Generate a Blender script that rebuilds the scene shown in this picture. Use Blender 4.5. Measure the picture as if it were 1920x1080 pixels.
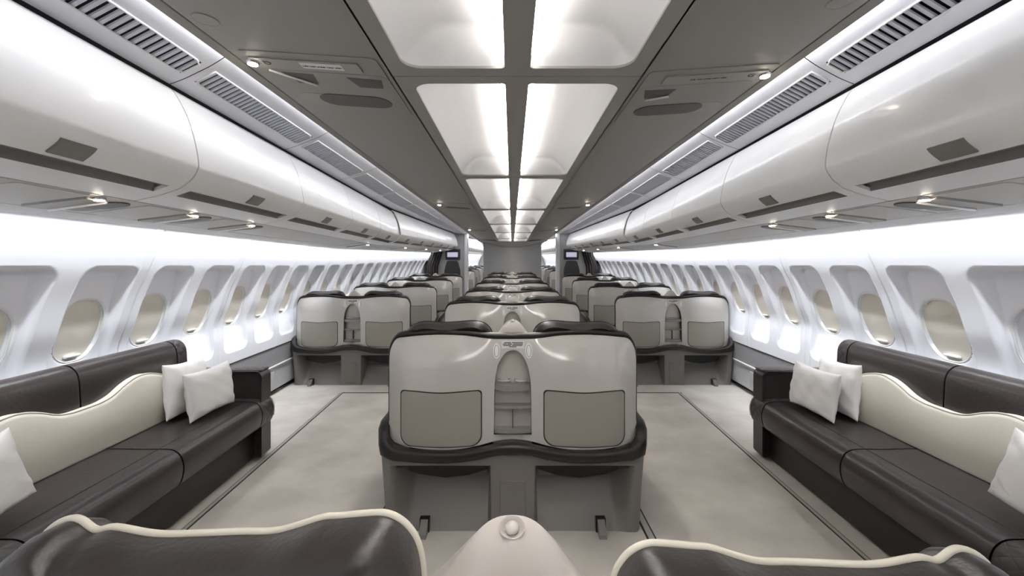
import bpy, bmesh, math, random
import numpy as np
from mathutils import Vector, Matrix
random.seed(4)
for o in list(bpy.data.objects):
    bpy.data.objects.remove(o, do_unlink=True)
SC = bpy.context.scene
COL = SC.collection

# ------------------------------------------------------------------ camera, world, exposure
F, H, HZ = 860.0, 1.5, 497.0              # focal length (px of 1920), eye height, horizon row
cam_d = bpy.data.cameras.new('camera'); cam = bpy.data.objects.new('camera', cam_d); COL.objects.link(cam)
cam.location = (0, 0, H); cam.rotation_euler = (math.pi/2, 0, 0)
cam_d.sensor_width = 36; cam_d.lens = F/1920*36; cam_d.shift_y = -(540-HZ)/1920
cam_d.clip_start = 0.05; cam_d.clip_end = 200
SC.camera = cam
SC.view_settings.view_transform = 'Standard'; SC.view_settings.look = 'None'
SC.view_settings.gamma = 1; SC.view_settings.use_curve_mapping = False
SC.view_settings.exposure = 1.25
world = bpy.data.worlds.new('world'); SC.world = world; world.use_nodes = True
world.node_tree.nodes['Background'].inputs[0].default_value = (0.9, 0.95, 1, 1)
world.node_tree.nodes['Background'].inputs[1].default_value = 0.03

# ------------------------------------------------------------------ cabin geometry: rear part tapers, forward part ramps up slightly
T, D0, RP = 0.0512, 6.5, 0.0198
TH, PH = math.atan(T), math.atan(RP)
WASH_W, COVE_W, TUBE_E = 2.4, 1.25, 22.0   # lamp strengths (W per metre, W per metre, emission)

def sx(x0, d): return x0 + T*min(d, D0)
def sz(d): return RP*max(0.0, d-D0)

def area_strip(name, side, x0, z, d0, d1, w, tilt, watts_per_m, color, tapered=True, spread=math.pi):
    """a fluorescent strip lamp lying along the cabin; tilt turns its face outboard from straight down"""
    n = d1-d0; dm = (d0+d1)/2
    L = bpy.data.lights.new(name, 'AREA'); L.shape = 'RECTANGLE'; L.size = w; L.size_y = n
    L.energy = watts_per_m*n; L.color = color; L.spread = spread
    o = bpy.data.objects.new(name, L); COL.objects.link(o)
    x = sx(x0, dm) if tapered else x0
    dirv = Vector((side*math.sin(tilt), 0, -math.cos(tilt)))
    yaw = math.atan(T) if (tapered and dm < D0) else 0
    pit = math.atan(RP) if (tapered and dm > D0) else 0
    yv = Vector((side*math.sin(yaw), math.cos(yaw)*math.cos(pit), math.sin(pit))).normalized()
    zv = (-dirv).normalized(); xv = yv.cross(zv).normalized(); zv = xv.cross(yv)
    m = Matrix((xv, yv, zv)).transposed().to_4x4()
    m.translation = (side*x, dm, H+z+(sz(dm) if tapered else 0))
    o.matrix_world = m
    return o
for s in (-1, 1):
    for d0, d1 in ((-5.0, D0), (D0, 14.3), (14.6, 38)):
        area_strip('sidewall_wash_lamp', s, 2.114, 0.266, d0, d1, 0.02, 0.27, WASH_W*(1.6 if d0 > 14 else 1), (0.90, 0.94, 1.0), spread=1.75)
    for d0, d1 in ((-5.0, 6.0), (6.0, 16.8)):
        area_strip('bin_cove_lamp', s, 1.318, 0.985, d0, d1, 0.02, 0.20, COVE_W, (0.93, 0.95, 1.0), tapered=False)
    area_strip('bin_cove_lamp', s, 1.16, 0.93, 17.7, 38, 0.03, 0.9, COVE_W*3, (0.93, 0.95, 1.0), tapered=True)

# ------------------------------------------------------------------ materials
def lin(c):
    c = c/255.0
    return c/12.92 if c <= 0.04045 else ((c+0.055)/1.055)**2.4
def M(name, rgb, rough=0.5, metal=0.0, coat=0.0, vary=0.0, vscale=3.0, bump=0.0, bscale=200.0, spec=0.5, emit=0.0, detail=4):
    m = bpy.data.materials.new(name); m.use_nodes = True
    nt = m.node_tree; b = nt.nodes['Principled BSDF']
    c = tuple(lin(v) for v in rgb)
    b.inputs['Base Color'].default_value = (*c, 1)
    b.inputs['Roughness'].default_value = rough; b.inputs['Metallic'].default_value = metal
    b.inputs['Coat Weight'].default_value = coat; b.inputs['Coat Roughness'].default_value = 0.08
    b.inputs['Specular IOR Level'].default_value = spec
    tc = nt.nodes.new('ShaderNodeTexCoord')
    if vary > 0:
        n = nt.nodes.new('ShaderNodeTexNoise'); n.inputs['Scale'].default_value = vscale; n.inputs['Detail'].default_value = detail
        nt.links.new(tc.outputs['Object'], n.inputs['Vector'])
        r = nt.nodes.new('ShaderNodeValToRGB')
        r.color_ramp.elements[0].position = 0.3; r.color_ramp.elements[1].position = 0.7
        r.color_ramp.elements[0].color = (*[v*(1-vary) for v in c], 1)
        r.color_ramp.elements[1].color = (*[min(1, v*(1+vary)) for v in c], 1)
        nt.links.new(n.outputs['Fac'], r.inputs['Fac']); nt.links.new(r.outputs['Color'], b.inputs['Base Color'])
    if bump > 0:
        n2 = nt.nodes.new('ShaderNodeTexNoise'); n2.inputs['Scale'].default_value = bscale; n2.inputs['Detail'].default_value = 3
        nt.links.new(tc.outputs['Object'], n2.inputs['Vector'])
        bp = nt.nodes.new('ShaderNodeBump'); bp.inputs['Strength'].default_value = bump; bp.inputs['Distance'].default_value = 0.01
        nt.links.new(n2.outputs['Fac'], bp.inputs['Height']); nt.links.new(bp.outputs['Normal'], b.inputs['Normal'])
    if emit > 0:
        b.inputs['Emission Color'].default_value = (*c, 1); b.inputs['Emission Strength'].default_value = emit
    return m
def quilt_mat(name, rgb):
    m = M(name, rgb, rough=0.38, spec=0.5)
    nt = m.node_tree; b = nt.nodes['Principled BSDF']
    tc = nt.nodes.new('ShaderNodeTexCoord'); sp = nt.nodes.new('ShaderNodeSeparateXYZ'); nt.links.new(tc.outputs['Object'], sp.inputs[0])
    def math_(op, a, bb=None):
        n = nt.nodes.new('ShaderNodeMath'); n.operation = op
        for i, v in enumerate((a, bb)):
            if v is None: continue
            if isinstance(v, (int, float)): n.inputs[i].default_value = v
            else: nt.links.new(v, n.inputs[i])
        return n.outputs[0]
    s1 = math_('ADD', sp.outputs['X'], sp.outputs['Z']); 
    a = math_('SINE', math_('MULTIPLY', math_('ADD', s1, sp.outputs['Y']), 42.0))
    c = math_('SINE', math_('MULTIPLY', math_('SUBTRACT', s1, sp.outputs['Y']), 42.0))
    h = math_('POWER', math_('ABSOLUTE', math_('MULTIPLY', a, c)), 0.35)
    bp = nt.nodes.new('ShaderNodeBump'); bp.inputs['Strength'].default_value = 0.45; bp.inputs['Distance'].default_value = 0.008
    nt.links.new(h, bp.inputs['Height']); nt.links.new(bp.outputs['Normal'], b.inputs['Normal'])
    return m

m_wall = M('sidewall_white_plastic', (238, 239, 244), 0.45)
m_bin = M('bin_white_plastic', (224, 223, 222), 0.35, coat=0.15)
m_ceil = M('ceiling_warm_grey_plastic', (146, 143, 138), 0.55)
m_frame = M('light_frame_grey_plastic', (150, 147, 141), 0.5)
m_coffer = M('coffer_white_paint', (196, 195, 195), 0.6)
m_vent = M('vent_panel_white', (222, 223, 228), 0.45)
m_slat = M('vent_slat_grey', (205, 207, 216), 0.45)
m_void = M('dark_void', (22, 23, 28), 0.8)
m_seam = M('seam_dark_rubber', (45, 42, 40), 0.7)
m_psu = M('service_panel_grey', (186, 183, 178), 0.5)
m_psud = M('service_dark_grey', (72, 69, 64), 0.5)
m_groove = M('bin_grip_grey', (120, 117, 112), 0.55)
m_latch = M('bin_latch_grey', (120, 116, 112), 0.45)
m_dado = M('dado_grey_laminate', (158, 157, 159), 0.3, coat=0.1)
m_dado2 = M('dado_light_aluminium', (208, 208, 210), 0.32, metal=0.2)
m_carpet = M('beige_carpet', (198, 192, 183), 0.95, vary=0.15, vscale=2.6, bump=0.25, bscale=300, spec=0.1, detail=8)
m_track = M('seat_track_cover', (172, 168, 160), 0.5)
m_shell = M('seat_shell_gloss_grey', (192, 188, 182), 0.10, coat=0.6)
m_base = M('seat_base_grey', (118, 114, 109), 0.45)
m_base2 = M('niche_shelf_grey', (140, 137, 132), 0.3, coat=0.3)
m_flap = M('seat_flap_taupe', (150, 146, 136), 0.5, bump=0.05, bscale=400)
m_trim = M('dark_brown_trim', (34, 31, 29), 0.35, bump=0.05, bscale=120)
m_leather = M('dark_brown_leather', (50, 45, 44), 0.36, bump=0.12, bscale=90, vary=0.08, vscale=8)
m_sofa = M('sofa_brown_leather', (57, 51, 50), 0.29, bump=0.10, bscale=60, vary=0.08, vscale=6)
m_sofabase = M('sofa_base_leather', (34, 30, 29), 0.45, bump=0.08, bscale=60)
m_quilt = quilt_mat('quilted_brown_leather', (60, 54, 53))
m_cream = M('cream_leather', (220, 214, 200), 0.45, bump=0.05, bscale=80)
m_pipe = M('cream_piping', (214, 208, 192), 0.5)
m_pillow = M('white_cotton', (238, 236, 233), 0.9, bump=0.12, bscale=25, spec=0.2)
m_console = M('console_warm_grey', (196, 189, 181), 0.3, coat=0.2)
m_black = M('black_plastic', (24, 22, 21), 0.5)
m_niche = M('niche_grey', (88, 86, 82), 0.4)
m_niche2 = M('console_dish_grey', (172, 166, 158), 0.35)
m_white = M('white_plastic', (225, 224, 222), 0.35)
m_shade = M('window_shade_beige', (222, 216, 203), 0.6)
m_shade2 = M('window_shade_pale', (226, 228, 232), 0.5)
m_chrome = M('chrome', (200, 200, 200), 0.2, metal=1.0)
m_lampglass = M('reading_lamp_glow', (255, 238, 214), 0.3, emit=22.0)
m_tube = M('fluorescent_tube', (255, 252, 248), 0.3, emit=TUBE_E)
m_bulk = M('bulkhead_grey', (150, 150, 150), 0.6, vary=0.03, vscale=4)
m_part = M('partition_light_grey', (176, 174, 174), 0.55)
m_post = M('partition_post_white', (205, 205, 207), 0.4)
m_curtain = M('curtain_dark_grey', (66, 62, 62), 0.9)
m_text = M('black_print', (40, 40, 40), 0.6)
m_label = M('label_white', (214, 212, 210), 0.5)
m_screen = M('monitor_picture', (150, 150, 168), 0.3, emit=0.5)
m_glass = M('cup_plastic', (190, 188, 184), 0.12, coat=0.5)

# ------------------------------------------------------------------ mesh helpers
def link(name, me, mat=None, parent=None, smooth=True, loc=None):
    if mat is not None:
        me.materials.clear(); me.materials.append(mat)
    if smooth is not None:
        me.polygons.foreach_set('use_smooth', [bool(smooth)]*len(me.polygons))
    o = bpy.data.objects.new(name, me); COL.objects.link(o)
    if parent is not None: o.parent = parent
    if loc is not None: o.location = loc
    return o
def pymesh(verts, faces):
    me = bpy.data.meshes.new('m'); me.from_pydata([tuple(v) for v in verts], [], faces); me.update(); return me
def edge_split(me, ang=35):
    bm = bmesh.new(); bm.from_mesh(me)
    bmesh.ops.recalc_face_normals(bm, faces=bm.faces)
    es = [e for e in bm.edges if len(e.link_faces) == 2 and e.calc_face_angle(0) > math.radians(ang)]
    bmesh.ops.split_edges(bm, edges=es)
    bm.to_mesh(me); bm.free(); return me
def join(meshes):
    bm = bmesh.new()
    for me in meshes: bm.from_mesh(me)
    out = bpy.data.meshes.new('m'); bm.to_mesh(out); bm.free(); return out
def grid(us, vs, fn, closed_u=False):
    nu, nv = len(us), len(vs)
    V = [fn(u, v) for u in us for v in vs]; Fs = []
    for i in range(nu if closed_u else nu-1):
        j2 = (i+1) % nu
        for j in range(nv-1):
            Fs.append((i*nv+j, j2*nv+j, j2*nv+j+1, i*nv+j+1))
    return pymesh(V, Fs)
def loft(rings, cap=True, closed=True):
    n = len(rings[0]); V = [p for r in rings for p in r]; Fs = []
    for i in range(len(rings)-1):
        for j in range(n if closed else n-1):
            k = (j+1) % n
            Fs.append((i*n+j, i*n+k, (i+1)*n+k, (i+1)*n+j))
    if cap:
        Fs.append(tuple(range(n-1, -1, -1))); Fs.append(tuple(range((len(rings)-1)*n, len(rings)*n)))
    return pymesh(V, Fs)
def box(x0, x1, y0, y1, z0, z1, bev=0.0, seg=3):
    bm = bmesh.new(); bmesh.ops.create_cube(bm, size=1.0)
    for v in bm.verts:
        v.co = Vector((x0+(v.co.x+.5)*(x1-x0), y0+(v.co.y+.5)*(y1-y0), z0+(v.co.z+.5)*(z1-z0)))
    if bev > 0:
        bmesh.ops.bevel(bm, geom=list(bm.edges), offset=bev, segments=seg, profile=0.5, affect='EDGES')
    me = bpy.data.meshes.new('m'); bm.to_mesh(me); bm.free(); return me
def tube(pts, r, n=8, cap=True, ry=None, up=Vector((0, 0, 1))):
    """sweep an ellipse (r sideways, ry along up) along pts; r, ry may be lists"""
    P = [Vector(p) for p in pts]; rings = []
    for i, p in enumerate(P):
        t = (P[min(i+1, len(P)-1)]-P[max(i-1, 0)]).normalized()
        a = t.cross(up)
        a = a.normalized() if a.length > 1e-4 else t.orthogonal().normalized()
        b = a.cross(t).normalized()
        r1 = r[i] if isinstance(r, (list, tuple)) else r
        r2 = r1 if ry is None else (ry[i] if isinstance(ry, (list, tuple)) else ry)
        rings.append([p + a*r1*math.cos(2*math.pi*k/n) + b*r2*math.sin(2*math.pi*k/n) for k in range(n)])
    return loft(rings, cap)
def ring_tube(pts, r, n=8):
    P = [Vector(p) for p in pts]; N = len(P); c = sum(P, Vector())/N; V = []; Fs = []
    nor = (P[0]-c).cross(P[N//4]-c).normalized()
    for i, p in enumerate(P):
        t = (P[(i+1) % N]-P[i-1]).normalized(); a = t.cross(nor).normalized()
        for k in range(n):
            V.append(p + a*r*math.cos(2*math.pi*k/n) + nor*r*math.sin(2*math.pi*k/n))
    for i in range(N):
        for k in range(n):
            Fs.append((i*n+k, ((i+1) % N)*n+k, ((i+1) % N)*n+(k+1) % n, i*n+(k+1) % n))
    return pymesh(V, Fs)
def prism(outline, a, b, axis='y'):
    """closed 2D outline -> solid between a and b along axis ('y': outline in xz, 'z': xy, 'x': yz)"""
    def mk(p, h):
        return {'y': (p[0], h, p[1]), 'z': (p[0], p[1], h), 'x': (h, p[0], p[1])}[axis]
    return edge_split(loft([[mk(p, a) for p in outline], [mk(p, b) for p in outline]]))
def rrect(x0, x1, y0, y1, r, n=6):
    """rounded rectangle outline; r may be one radius or (bl, br, tr, tl)"""
    rs = r if isinstance(r, (list, tuple)) else (r,)*4
    out = []
    for (cx, cy, a0, rr) in ((x0, y0, 180, rs[0]), (x1, y0, 270, rs[1]), (x1, y1, 0, rs[2]), (x0, y1, 90, rs[3])):
        ox = cx + (rr if cx == x0 else -rr); oy = cy + (rr if cy == y0 else -rr)
        for k in range(n+1):
            t = math.radians(a0+90*k/n); out.append((ox+rr*math.cos(t), oy+rr*math.sin(t)))
    return out
def cr(xs, ys):
    xs = np.array(xs, float); ys = np.array(ys, float)
    m = np.gradient(ys, xs)
    def f(x):
        x = min(max(x, xs[0]), xs[-1]); i = int(min(max(np.searchsorted(xs, x)-1, 0), len(xs)-2))
        h = xs[i+1]-xs[i]; t = (x-xs[i])/h
        return float((2*t**3-3*t**2+1)*ys[i]+(t**3-2*t**2+t)*h*m[i]+(-2*t**3+3*t**2)*ys[i+1]+(t**3-t**2)*h*m[i+1])
    return f
def spline(pts, n=6):
    """Catmull-Rom through 2D points, n samples a span"""
    P = [Vector(p) for p in pts]; out = []
    for i in range(len(P)-1):
        p0, p1, p2, p3 = P[max(i-1, 0)], P[i], P[i+1], P[min(i+2, len(P)-1)]
        for k in range(n):
            t = k/n
            out.append(0.5*((2*p1)+(p2-p0)*t+(2*p0-5*p1+4*p2-p3)*t*t+(3*p1-p0-3*p2+p3)*t**3))
    out.append(P[-1]); return [tuple(p) for p in out]
def sstep(a, b, x):
    t = min(1, max(0, (x-a)/(b-a))); return t*t*(3-2*t)
def sd_rrect(x, y, hx, hy, r):
    qx, qy = abs(x)-hx+r, abs(y)-hy+r
    return math.hypot(max(qx, 0), max(qy, 0)) + min(max(qx, qy), 0) - r
def boolean_cut(me, cutter):
    a = bpy.data.objects.new('a', me); b = bpy.data.objects.new('b', cutter); COL.objects.link(a); COL.objects.link(b)
    md = a.modifiers.new('x', 'BOOLEAN'); md.operation = 'DIFFERENCE'; md.object = b; md.solver = 'EXACT'
    dg = bpy.context.evaluated_depsgraph_get(); out = bpy.data.meshes.new_from_object(a.evaluated_get(dg))
    bpy.data.objects.remove(a); bpy.data.objects.remove(b); return out
def fill_holes(outer, holes, thick):
    """flat plate in xy with holes, thickness along z from 0 to thick"""
    cu = bpy.data.curves.new('c', 'CURVE'); cu.dimensions = '2D'; cu.fill_mode = 'BOTH'; cu.extrude = thick/2
    for pts in [outer]+holes:
        sp = cu.splines.new('POLY'); sp.points.add(len(pts)-1); sp.use_cyclic_u = True
        for p, q in zip(sp.points, pts): p.co = (q[0], q[1], 0, 1)
    o = bpy.data.objects.new('c', cu); COL.objects.link(o)
    dg = bpy.context.evaluated_depsgraph_get(); me = bpy.data.meshes.new_from_object(o.evaluated_get(dg))
    bpy.data.objects.remove(o); bpy.data.curves.remove(cu); return me
def text_mesh(s, size, thick=0.0006):
    cu = bpy.data.curves.new('t', 'FONT'); cu.body = s; cu.size = size; cu.extrude = thick; cu.align_x = 'CENTER'; cu.align_y = 'CENTER'
    o = bpy.data.objects.new('t', cu); COL.objects.link(o)
    dg = bpy.context.evaluated_depsgraph_get(); me = bpy.data.meshes.new_from_object(o.evaluated_get(dg))
    bpy.data.objects.remove(o); bpy.data.curves.remove(cu); return me
def xf(me, m):
    me.transform(m); return me

def thing(o, label, cat, group=None):
    o['label'] = label; o['category'] = cat
    if group: o['group'] = group
    return o
def empty(name, loc=(0, 0, 0)):
    o = bpy.data.objects.new(name, None); COL.objects.link(o); o.location = loc; o.empty_display_size = 0.1; return o
def struct(o): o['kind'] = 'structure'; return o
def dup(root):
    r = root.copy(); COL.objects.link(r)
    for ch in [c for c in root.children]:
        c2 = ch.copy(); COL.objects.link(c2); c2.parent = r; c2.matrix_parent_inverse = ch.matrix_parent_inverse.copy()
        for g in [g for g in ch.children]:
            g2 = g.copy(); COL.objects.link(g2); g2.parent = c2; g2.matrix_parent_inverse = g.matrix_parent_inverse.copy()
    return r
def put_side(o, side, x0, d, z=0.0):
    """place something built outboard-positive about (x0, d) on one side of the cabin"""
    o.location = (side*sx(x0, d), d, z+sz(d))
    if d < D0: o.rotation_euler = (0, 0, -side*TH)
    else: o.rotation_euler = (PH, 0, 0)
    o.scale = (side, 1, 1)
ORD = ['zeroth', 'first', 'second', 'third', 'fourth', 'fifth', 'sixth', 'seventh', 'eighth', 'ninth', 'tenth', 'eleventh', 'twelfth',
       'thirteenth', 'fourteenth', 'fifteenth', 'sixteenth', 'seventeenth', 'eighteenth', 'nineteenth', 'twentieth', 'twenty-first', 'twenty-second',
       'twenty-third', 'twenty-fourth', 'twenty-fifth', 'twenty-sixth']
SN = {-1: 'left', 1: 'right'}
STN = [-5.0, 0.0, 1.5, 3.0, 4.5, D0, 9.0, 14.4]

def side_loft(name, side, prof, ds=STN, mat=None, smooth=True, taper=True):
    V = []; n = len(prof); Fs = []
    for d in ds:
        for (x, z) in prof:
            V.append((side*(sx(x, d) if taper else x), d, H+z+(sz(d) if taper else 0)))
    for i in range(len(ds)-1):
        for j in range(n-1):
            Fs.append((i*n+j, i*n+j+1, (i+1)*n+j+1, (i+1)*n+j))
    return struct(link(name, pymesh(V, Fs), mat, smooth=smooth))

# ------------------------------------------------------------------ floor
fl = grid([-3.3, -1.1, 1.1, 3.3], [-5.2, 0, 2, 4, D0, 10, 16, 28, 40], lambda x, d: (x, d, sz(d)))
struct(link('floor', fl, m_carpet, smooth=False))
def floor_strip(name, xa, xb, d0, d1, mat, z, taper=0.0):
    V = []; ds = np.linspace(d0, d1, 6)
    for d in ds:
        for (x, zz) in ((xa, 0), (xa, z), (xb, z), (xb, 0)):
            V.append((x+taper*d, d, zz+sz(d)))
    Fs = []
    for i in range(5):
        for j in range(3): Fs.append((i*4+j, i*4+j+1, i*4+j+5, i*4+j+4))
    return struct(link(name, pymesh(V, Fs), mat, smooth=False))
tn = 1
for s in (-1, 1):
    x0 = 1.722 if s < 0 else 1.688
    for (xa, xb, mt, z) in ((-.017, -.010, m_seam, .004), (-.010, .010, m_track, .006), (.010, .017, m_seam, .004)):
        floor_strip('trim_%d' % tn, s*(x0+xa), s*(x0+xb), -1.5, 5.38, mt, z, s*T); tn += 1
    for (xa, xb, mt, z) in ((-.026, -.016, m_seam, .004), (-.016, .016, m_track, .007), (.016, .026, m_seam, .004)):
        floor_strip('trim_%d' % tn, s*(.765+xa), s*(.765+xb), -1.5, 2.9, mt, z); tn += 1
    struct(link('trim_%d' % tn, box(min(s*.85, s*1.99), max(s*.85, s*1.99), 5.375, 5.39, 0, .004), m_seam, smooth=False)); tn += 1

# ------------------------------------------------------------------ side walls
WP = [(2.17, .36), (2.185, .2328), (2.275, 0.0), (2.375, -.22), (2.43, -.385), (2.488, -.564), (2.482, -.7), (2.478, -.82), (2.480, -.949)]
wz = [p[1] for p in WP][::-1]; wx = [p[0] for p in WP][::-1]
wallx = cr(wz, wx)
pocketx = cr([-.86, -.82, -.70, -.60, -.385, -.20, -.10, 0.0], [2.480, 2.492, 2.520, 2.536, 2.480, 2.445, 2.418, 2.388])
WX0 = 2.30; PITCH = .5687; PLEN = 2*PITCH
def panel_x(v, z):
    X = wallx(z)
    hv = abs(v)
    if hv > PITCH-.012: X += .012*(hv-PITCH+.012)/.012
    if v > PITCH-.085: X -= .004*sstep(PITCH-.085, PITCH-.078, v)
    w = v-PITCH/2 if v > 0 else v+PITCH/2
    sd = sd_rrect(w, z+.4275, .205, .4125, .085)
    k = sstep(.002, -.018, sd)
    if k > 0:
        dep = max(0, pocketx(min(z, 0))-X)
        X += dep*k
    sw = sd_rrect(w, z+.398, .150, .187, .13)
    k2 = sstep(.004, -.008, sw)
    return X + .030*k2
vs_ = sorted(set([round(x, 5) for x in list(np.linspace(-PITCH+.0022, PITCH-.0022, 93))+[-PITCH+.012, PITCH-.012, PITCH-.006, -PITCH+.006, PITCH-.085, PITCH-.078, 0]]))
zs_ = list(np.linspace(-.949, -.85, 5)[:-1])+list(np.linspace(-.85, .02, 88)[:-1])+list(np.linspace(.02, .36, 9))
panel_me = grid(vs_, zs_, lambda v, z: (panel_x(v, z)-WX0, v, z))
def win_meshes(vc):
    oval = lambda hx, hz, r: rrect(vc-hx, vc+hx, -.398-hz, -.398+hz, r, 10)
    xw = lambda z: max(wallx(z), pocketx(min(z, 0)))-WX0
    bez = ring_tube([(xw(p[1])+.004, p[0], p[1]) for p in oval(.152, .189, .130)], .006)
    ss, zz = np.linspace(-1, 1, 13), np.linspace(-1, 1, 17)
    sh = grid(ss, zz, lambda s, t: (xw(-.398+t*.186)+.022-.004*(1-s*s), vc+s*.150*math.sqrt(max(0, 1-abs(t)**5*.55)), -.398+t*.186*math.sqrt(max(0, 1-abs(s)**5*.25))))
    hd = box(xw(-.545)-.004, xw(-.545)+.02, vc-.05, vc+.05, -.562, -.546, .005, 2)
    return bez, sh, hd
WM = {vc: win_meshes(vc) for vc in (-PITCH/2, PITCH/2)}
wn = 1
for s in (-1, 1):
    for k in range(-2, 11):
        c = 2.522+PLEN*k
        o = struct(link('wall_%s' % SN[s], panel_me, m_wall)); put_side(o, s, WX0, c, H)
        for vc in (-PITCH/2, PITCH/2):
            if c+vc < 1.5: continue
            bez, sh, hd = WM[vc]
            w = struct(link('window_%d' % wn, bez, m_white)); wn += 1; put_side(w, s, WX0, c, H)
            pale = (s > 0 and k == 0 and vc < 0)
            me = sh.copy() if pale else sh
            a = link('window_shade', me, m_shade2 if pale else m_shade, w)
            b = link('shade_handle', hd, m_white, w)
    side_loft('wall_%s_rear' % SN[s], s, WP, ds=[-5.0, 2.522-PLEN*2.5], mat=m_wall)
    # lower wall: dado, ledge, kick panel, dark foot gap
    side_loft('wall_%s_dado' % SN[s], s, [(2.480, -.955), (2.487, -1.165)], mat=m_dado, smooth=False)
    side_loft('trim_%d' % tn, s, [(2.500, -.945), (2.475, -.947), (2.475, -.957), (2.50, -.958)], mat=m_seam, smooth=False); tn += 1
    side_loft('trim_%d' % tn, s, [(2.487, -1.165), (2.470, -1.168), (2.470, -1.18), (2.487, -1.186)], mat=m_white, smooth=False); tn += 1
    side_loft('wall_%s_kick' % SN[s], s, [(2.489, -1.18), (2.478, -1.44), (2.50, -1.445)], mat=m_dado2, smooth=False)
    side_loft('wall_%s_foot' % SN[s], s, [(2.56, -1.40), (2.56, -1.51)], mat=m_void, smooth=False)
    side_loft('wall_%s_outer' % SN[s], s, [(2.62, -1.51), (2.62, -.3), (2.40, .40), (1.62, .95), (1.35, 1.12)], mat=m_void, smooth=False)
    # forward cabin walls beyond the partition
    side_loft('wall_%s_forward' % SN[s], s, [(p[0], p[1]) for p in WP]+[(2.487, -1.5)], ds=[14.45, 20, 30, 40], mat=m_wall)
# return-air panels on the kick panel
n_ret = 0
ret_me = edge_split(join([box(-.012, .006, -.27, .27, -1.40, -1.225, .006, 2)]))
for s in (-1, 1):
    for i, c in enumerate((4.42, 5.02)):
        o = link('return_air_panel', ret_me, m_dado2); put_side(o, s, 2.481, c, H)
        thing(o, 'pale return air panel low on the %s wall, %s' % (SN[s], ('just past the sofa arm', 'beside the window seat base')[i]), 'air panel', 'return air panels along the floor')

# ------------------------------------------------------------------ soffit under the bins (service panel strip and rail)
for s in (-1, 1):
    d2 = STN[:-1]+[14.35, 14.5, 24, 40]
    side_loft('ceiling_soffit_%s' % SN[s], s, [(1.650, .318), (1.650, .2965), (1.980, .254), (1.980, .27)], ds=d2, mat=m_psu, smooth=False)
    side_loft('ceiling_rail_%s' % SN[s], s, [(1.986, .27), (1.986, .2528), (2.108, .2328), (2.108, .2450), (2.02, .262)], ds=d2, mat=m_psu, smooth=False)

# ------------------------------------------------------------------ overhead bins
BP = spline([(1.505, .828), (1.470, .812), (1.410, .700), (1.373, .58), (1.356, .48), (1.362, .44), (1.390, .397), (1.440, .357)], 6)
BX0, BPITCH = 1.45, 1.214
def bin_protos():
    r = empty('overhead_bin')
    h = BPITCH/2-.004
    def strip(prof, v0, v1, off=0.0, th=.014):
        rings = []
        for i, p in enumerate(prof):
            a = Vector(prof[max(i-1, 0)]); b = Vector(prof[min(i+1, len(prof)-1)]); t = (b-a).normalized(); nn = Vector((-t.y, t.x))
            if nn.x < 0: nn = -nn
            p0 = Vector(p)-nn*off; p1 = p0+nn*th
            rings.append([(p0.x-BX0, v0, p0.y), (p0.x-BX0, v1, p0.y), (p1.x-BX0, v1, p1.y), (p1.x-BX0, v0, p1.y)])
        return edge_split(loft(rings), 40)
    link('bin_door', strip(BP, -h, h), m_bin, r)
    body = strip(spline([(1.507, .332), (1.56, .317), (1.641, .2978)], 4), -h, h)
    g_out = strip([(1.440, .357), (1.507, .332)], -h, -h+.07); g_out2 = strip([(1.440, .357), (1.507, .332)], h-.07, h)
    link('bin_body', join([body, g_out, g_out2, box(.10, .12, -h, h, .34, .80)]), m_bin, r, smooth=False)
    gp = spline([(1.440, .357), (1.447, .377), (1.475, .377), (1.500, .360), (1.507, .332)], 5)
    link('grip_groove', strip(gp, -h+.07, h-.07, th=.006), m_groove, r)
    lp = [p for p in BP if .366 < p[1] < .418]
    link('latch', strip(lp, -.06, .075, off=.006, th=.012), m_latch, r)
    return r
binp = bin_protos()
for s in (-1, 1):
    side_loft('ceiling_%s_rear_bins' % SN[s], s, BP+[(1.507, .332), (1.65, .297)], ds=[-5.0, .92], mat=m_bin)
    V = [(s*x, d, H+z) for d in (-5.0, -.30) for (x, z) in ((1.34, .982), (sx(1.49, d), .846))]
    struct(link('ceiling_%s_rear_vents' % SN[s], pymesh(V, [(0, 1, 3, 2)]), m_vent, smooth=False))
bi = {}
for s in (-1, 1):
    nb = 0
    for k in range(-1, 21):
        c = 2.14+BPITCH*(k+.5)
        if 13.9 < c < 15.2: continue
        o = binp if (s == -1 and k == -1) else dup(binp)
        put_side(o, s, BX0, c, H); nb += 1
        if c < 14: lab = 'white overhead bin on the %s, %s counting from the camera' % (SN[s], ORD[nb])
        else: lab = 'white overhead bin past the %s partition, %s of the forward cabin' % (SN[s], ORD[nb-10])
        thing(o, lab, 'overhead bin', 'overhead bins along the %s side' % SN[s])

# ------------------------------------------------------------------ ceiling panels, lip, centre light modules
CX = .024       # the ceiling's centre line sits a little to one side
for s in (-1, 1):
    def flat(name, prof, mat, ds=[-5.0, 17.0, 40], smooth=False):
        V = []; n = len(prof); Fs = []
        for d in ds:
            for (x, z) in prof: V.append((CX+s*x if x < 1 else CX*.5+s*x, d, H+z))
        for i in range(len(ds)-1):
            for j in range(n-1): Fs.append((i*n+j, i*n+j+1, (i+1)*n+j+1, (i+1)*n+j))
        return struct(link(name, pymesh(V, Fs), mat, smooth=smooth))
    flat('ceiling_panel_%s' % SN[s], [(.599, .96), (.599, .9140), (1.278, .9585), (1.278, .975)], m_ceil)
    flat('ceiling_gap_%s' % SN[s], [(.50, .965), (.64, .965)], m_void)
    flat('ceiling_lip_%s' % SN[s], [(1.284, 1.0), (1.284, .957), (1.323, .947), (1.323, .957), (1.295, .975)], m_ceil)
bars = [-5.15, -2.75, -.32, 2.11, 4.53, 7.20, 9.80, 12.35, 15.1, 16.9]
modn = 0
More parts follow.
